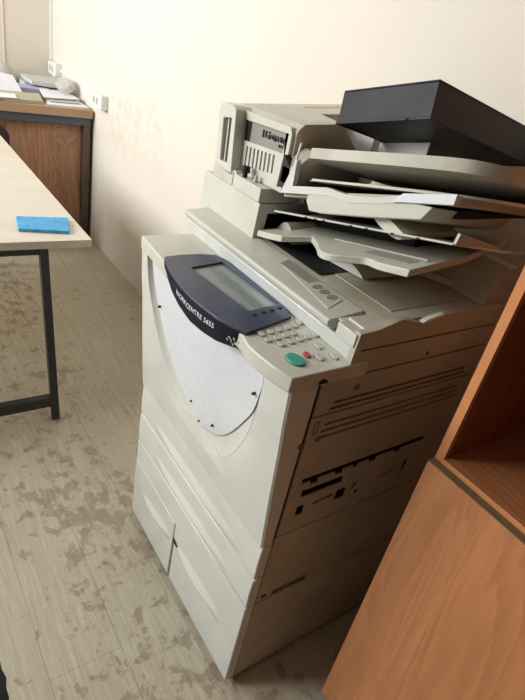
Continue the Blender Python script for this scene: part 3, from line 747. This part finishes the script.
paper([(.98, 4.24), (1.20, 4.24), (1.21, 4.47), (.98, 4.47)], D, .032, 'paper2', 'paper_stack', 'thick bundle of papers under the crumpled bundle', 'paper', 0)
hat = thing('bowl', 'upturned pale grey round bowl at the back left of the desk', 'bowl', (.86, 4.44, D))
b = N(); rows = []
for (r, z) in ((.100, .0), (.102, .008), (.098, .012), (.094, .045), (.082, .08), (.055, .105), (.02, .115), (.001, .116)):
    rows.append([(.86+r*math.cos(2*PI*j/28), 4.44+r*math.sin(2*PI*j/28), D+.001+z) for j in range(29)])
V, fs = grid(b, rows); bmesh.ops.remove_doubles(b, verts=b.verts, dist=.0002); bmesh.ops.recalc_face_normals(b, faces=b.faces)
obj('shell', b, 'paper2', hat, smooth=True)
b = N(); rows = []
for (r, z) in ((.102, .0), (.109, .004), (.109, .010), (.101, .014)):
    rows.append([(.86+r*math.cos(2*PI*j/28), 4.44+r*math.sin(2*PI*j/28), D+.001+z) for j in range(29)])
V, fs = grid(b, rows); bmesh.ops.remove_doubles(b, verts=b.verts, dist=.0002); obj('rim', b, 'paper', hat)
# crumpled clear bag against the wall
b = N(); bmesh.ops.create_icosphere(b, subdivisions=3, radius=1)
for v in b.verts:
    k = 1+.10*math.sin(v.co.x*5+v.co.y*3)*math.cos(v.co.z*4)+random.uniform(-.03, .03)
    v.co = Vector((1.185+.060*v.co.x*k, 4.02+.10*v.co.y*k, max(D+.0305, D+.075+.045*v.co.z*k)))
for v in b.verts:
    if v.co.x > 1.256: v.co.x = 1.256
b2 = tag(obj('plastic_bag', b, 'bag', None, smooth=False), 'crumpled clear plastic bag against the wall on the desk', 'bag')

# ------------------------------------------------------------------ sockets, conduit
def socket(y0, y1, z0, z1, label):
    s = thing('wall_socket', label, 'socket', (XW-.02, (y0+y1)/2, z0), 'double wall sockets on the conduit')
    b = N(); box(b, XW-.045, XW, y0, y1, z0, z1); obj('housing', b, 'socket', s, bevel=.004)
    for k in (.3, .62):
        yc = y1-(y1-y0)*k; zc = (z0+z1)/2
        b = N(); prism(b, ell(yc, zc, .022, .022, 18), 'x', XW-.0465, XW-.044); o = obj('outlet', b, 'paper2', s)
        b = N()
        for d in (-.008, .008): prism(b, ell(yc, zc+d, .0045, .0045, 8), 'x', XW-.0475, XW-.046)
        obj('outlet_hole', b, 'dark', o)
socket(3.42, 3.60, .905, .985, 'white double wall socket beside the desk, nearer the photocopier')
socket(4.37, 4.55, .935, 1.015, 'white double wall socket in the far corner above the desk papers')
b = N(); box(b, XW-.014, XW, 3.60, 4.59, .968, .984)
b2 = tag(obj('cable_conduit', b, 'socket', None, bevel=.002), 'thin white cable conduit running along the wall between the two sockets', 'conduit')
b = N(); box(b, XW-.02, XW, 4.575, 4.5985, 1.016, HC); struct('trim_1', b, 'socket', label='white vertical pipe in the far corner')
b = N()
box(b, .93, .936, 4.594, 4.60, .87, HC); struct('trim_2', b, 'wall', label='plaster joint on the end wall')

# chair tucked at the desk
ch = thing('office_chair', 'dark upholstered chair tucked in front of the desk', 'chair', (.46, 3.60, 0))
b = N(); n = 10
prism(b, rrect(.25, .700, .52, .775, .06, 5), 'y', 3.44, 3.49, f=lambda c: Vector((c.x, c.y-.6*(c.x-.475)**2, c.z))); obj('backrest', b, 'chairmat', ch, bevel=.012)
b = N(); prism(b, rrect(.27, .68, 3.48, 3.62, .04), 'z', .43, .49); obj('seat', b, 'chairmat', ch, bevel=.01)
b = N(); beam(b, (.475, 3.475, .45), (.475, 3.465, .60), .06, .012, (0, 1, 0)); obj('back_support', b, 'rubber', ch)
for x in (.30, .65):
    for y in (3.49, 3.60):
        b = N(); tube(b, (x, y, 0), (x, y, .43), .011); obj('leg', b, 'rubber', ch)

# round black ribbed stool at the bottom left
st = thing('stool', 'black ribbed round stool seat at the bottom left edge', 'stool', (-.135, .575, 0))
b = N(); n = 72; rows = []
for (r, z) in ((.001, .435), (.185, .435), (.203, .445), (.207, .455), (.200, .468), (.18, .476), (.001, .478)):
    rows.append([(-.135+(r+(.0018*math.sin(36*2*PI*j/n*1.0+1) if r > .15 else 0))*math.cos(2*PI*j/n), .575+(r+(.0018*math.sin(36*2*PI*j/n+1) if r > .15 else 0))*math.sin(2*PI*j/n), z) for j in range(n+1)])
V, fs = grid(b, rows); bmesh.ops.remove_doubles(b, verts=b.verts, dist=.0008); bmesh.ops.recalc_face_normals(b, faces=b.faces)
obj('seat', b, 'rubber', st)
b = N(); tube(b, (-.135, .575, .06), (-.135, .575, .436), .02); obj('post', b, 'rubber', st)
for k in range(4):
    a = k*PI/2+.9; b = N(); beam(b, (-.135, .575, .06), (-.135+.17*math.cos(a), .575+.17*math.sin(a), .013), .03, .024); obj('leg', b, 'rubber', st)

# ------------------------------------------------------------------ light
def area(name, loc, sy, sz, power, col, rot=(0, -PI/2, 0)):
    L = bpy.data.lights.new(name, 'AREA'); L.shape = 'RECTANGLE'; L.size = sz; L.size_y = sy; L.energy = power; L.color = col
    o = bpy.data.objects.new(name, L); COL.objects.link(o); o.location = loc; o.rotation_euler = rot; return o
for i, (a, c) in enumerate(wins):
    area('window_daylight', (XL-.02, (a+c)/2, (WZ0+WZ1)/2), c-a-.1, WZ1-WZ0-.1, 93, (.93, .975, 1))
w = bpy.data.worlds.new('sky'); S.world = w; w.use_nodes = True
w.node_tree.nodes['Background'].inputs[0].default_value = (.75, .86, 1, 1); w.node_tree.nodes['Background'].inputs[1].default_value = .6

# ------------------------------------------------------------------ camera
cam = bpy.data.cameras.new('camera'); co = bpy.data.objects.new('camera', cam); COL.objects.link(co)
cam.sensor_fit = 'VERTICAL'; cam.sensor_height = 36; cam.lens = 539.4303*36/700; cam.clip_start = .01
R = Matrix(((0.818409, -0.542668, 0.188991), (-0.147063, -0.515734, -0.844033), (0.555499, 0.66297, -0.501888)))
# camera axes in world: right = row0, down = row1, forward = row2
r0, r1, r2 = Vector(R[0]), Vector(R[1]), Vector(R[2])
mw = Matrix((( r0.x, -r1.x, -r2.x, 0), (r0.y, -r1.y, -r2.y, 0), (r0.z, -r1.z, -r2.z, 1.5), (0, 0, 0, 1)))
co.matrix_world = mw
S.camera = co
S.view_settings.view_transform = 'Standard'; S.view_settings.look = 'None'; S.view_settings.gamma = 1; S.view_settings.use_curve_mapping = False
S.view_settings.exposure = 0
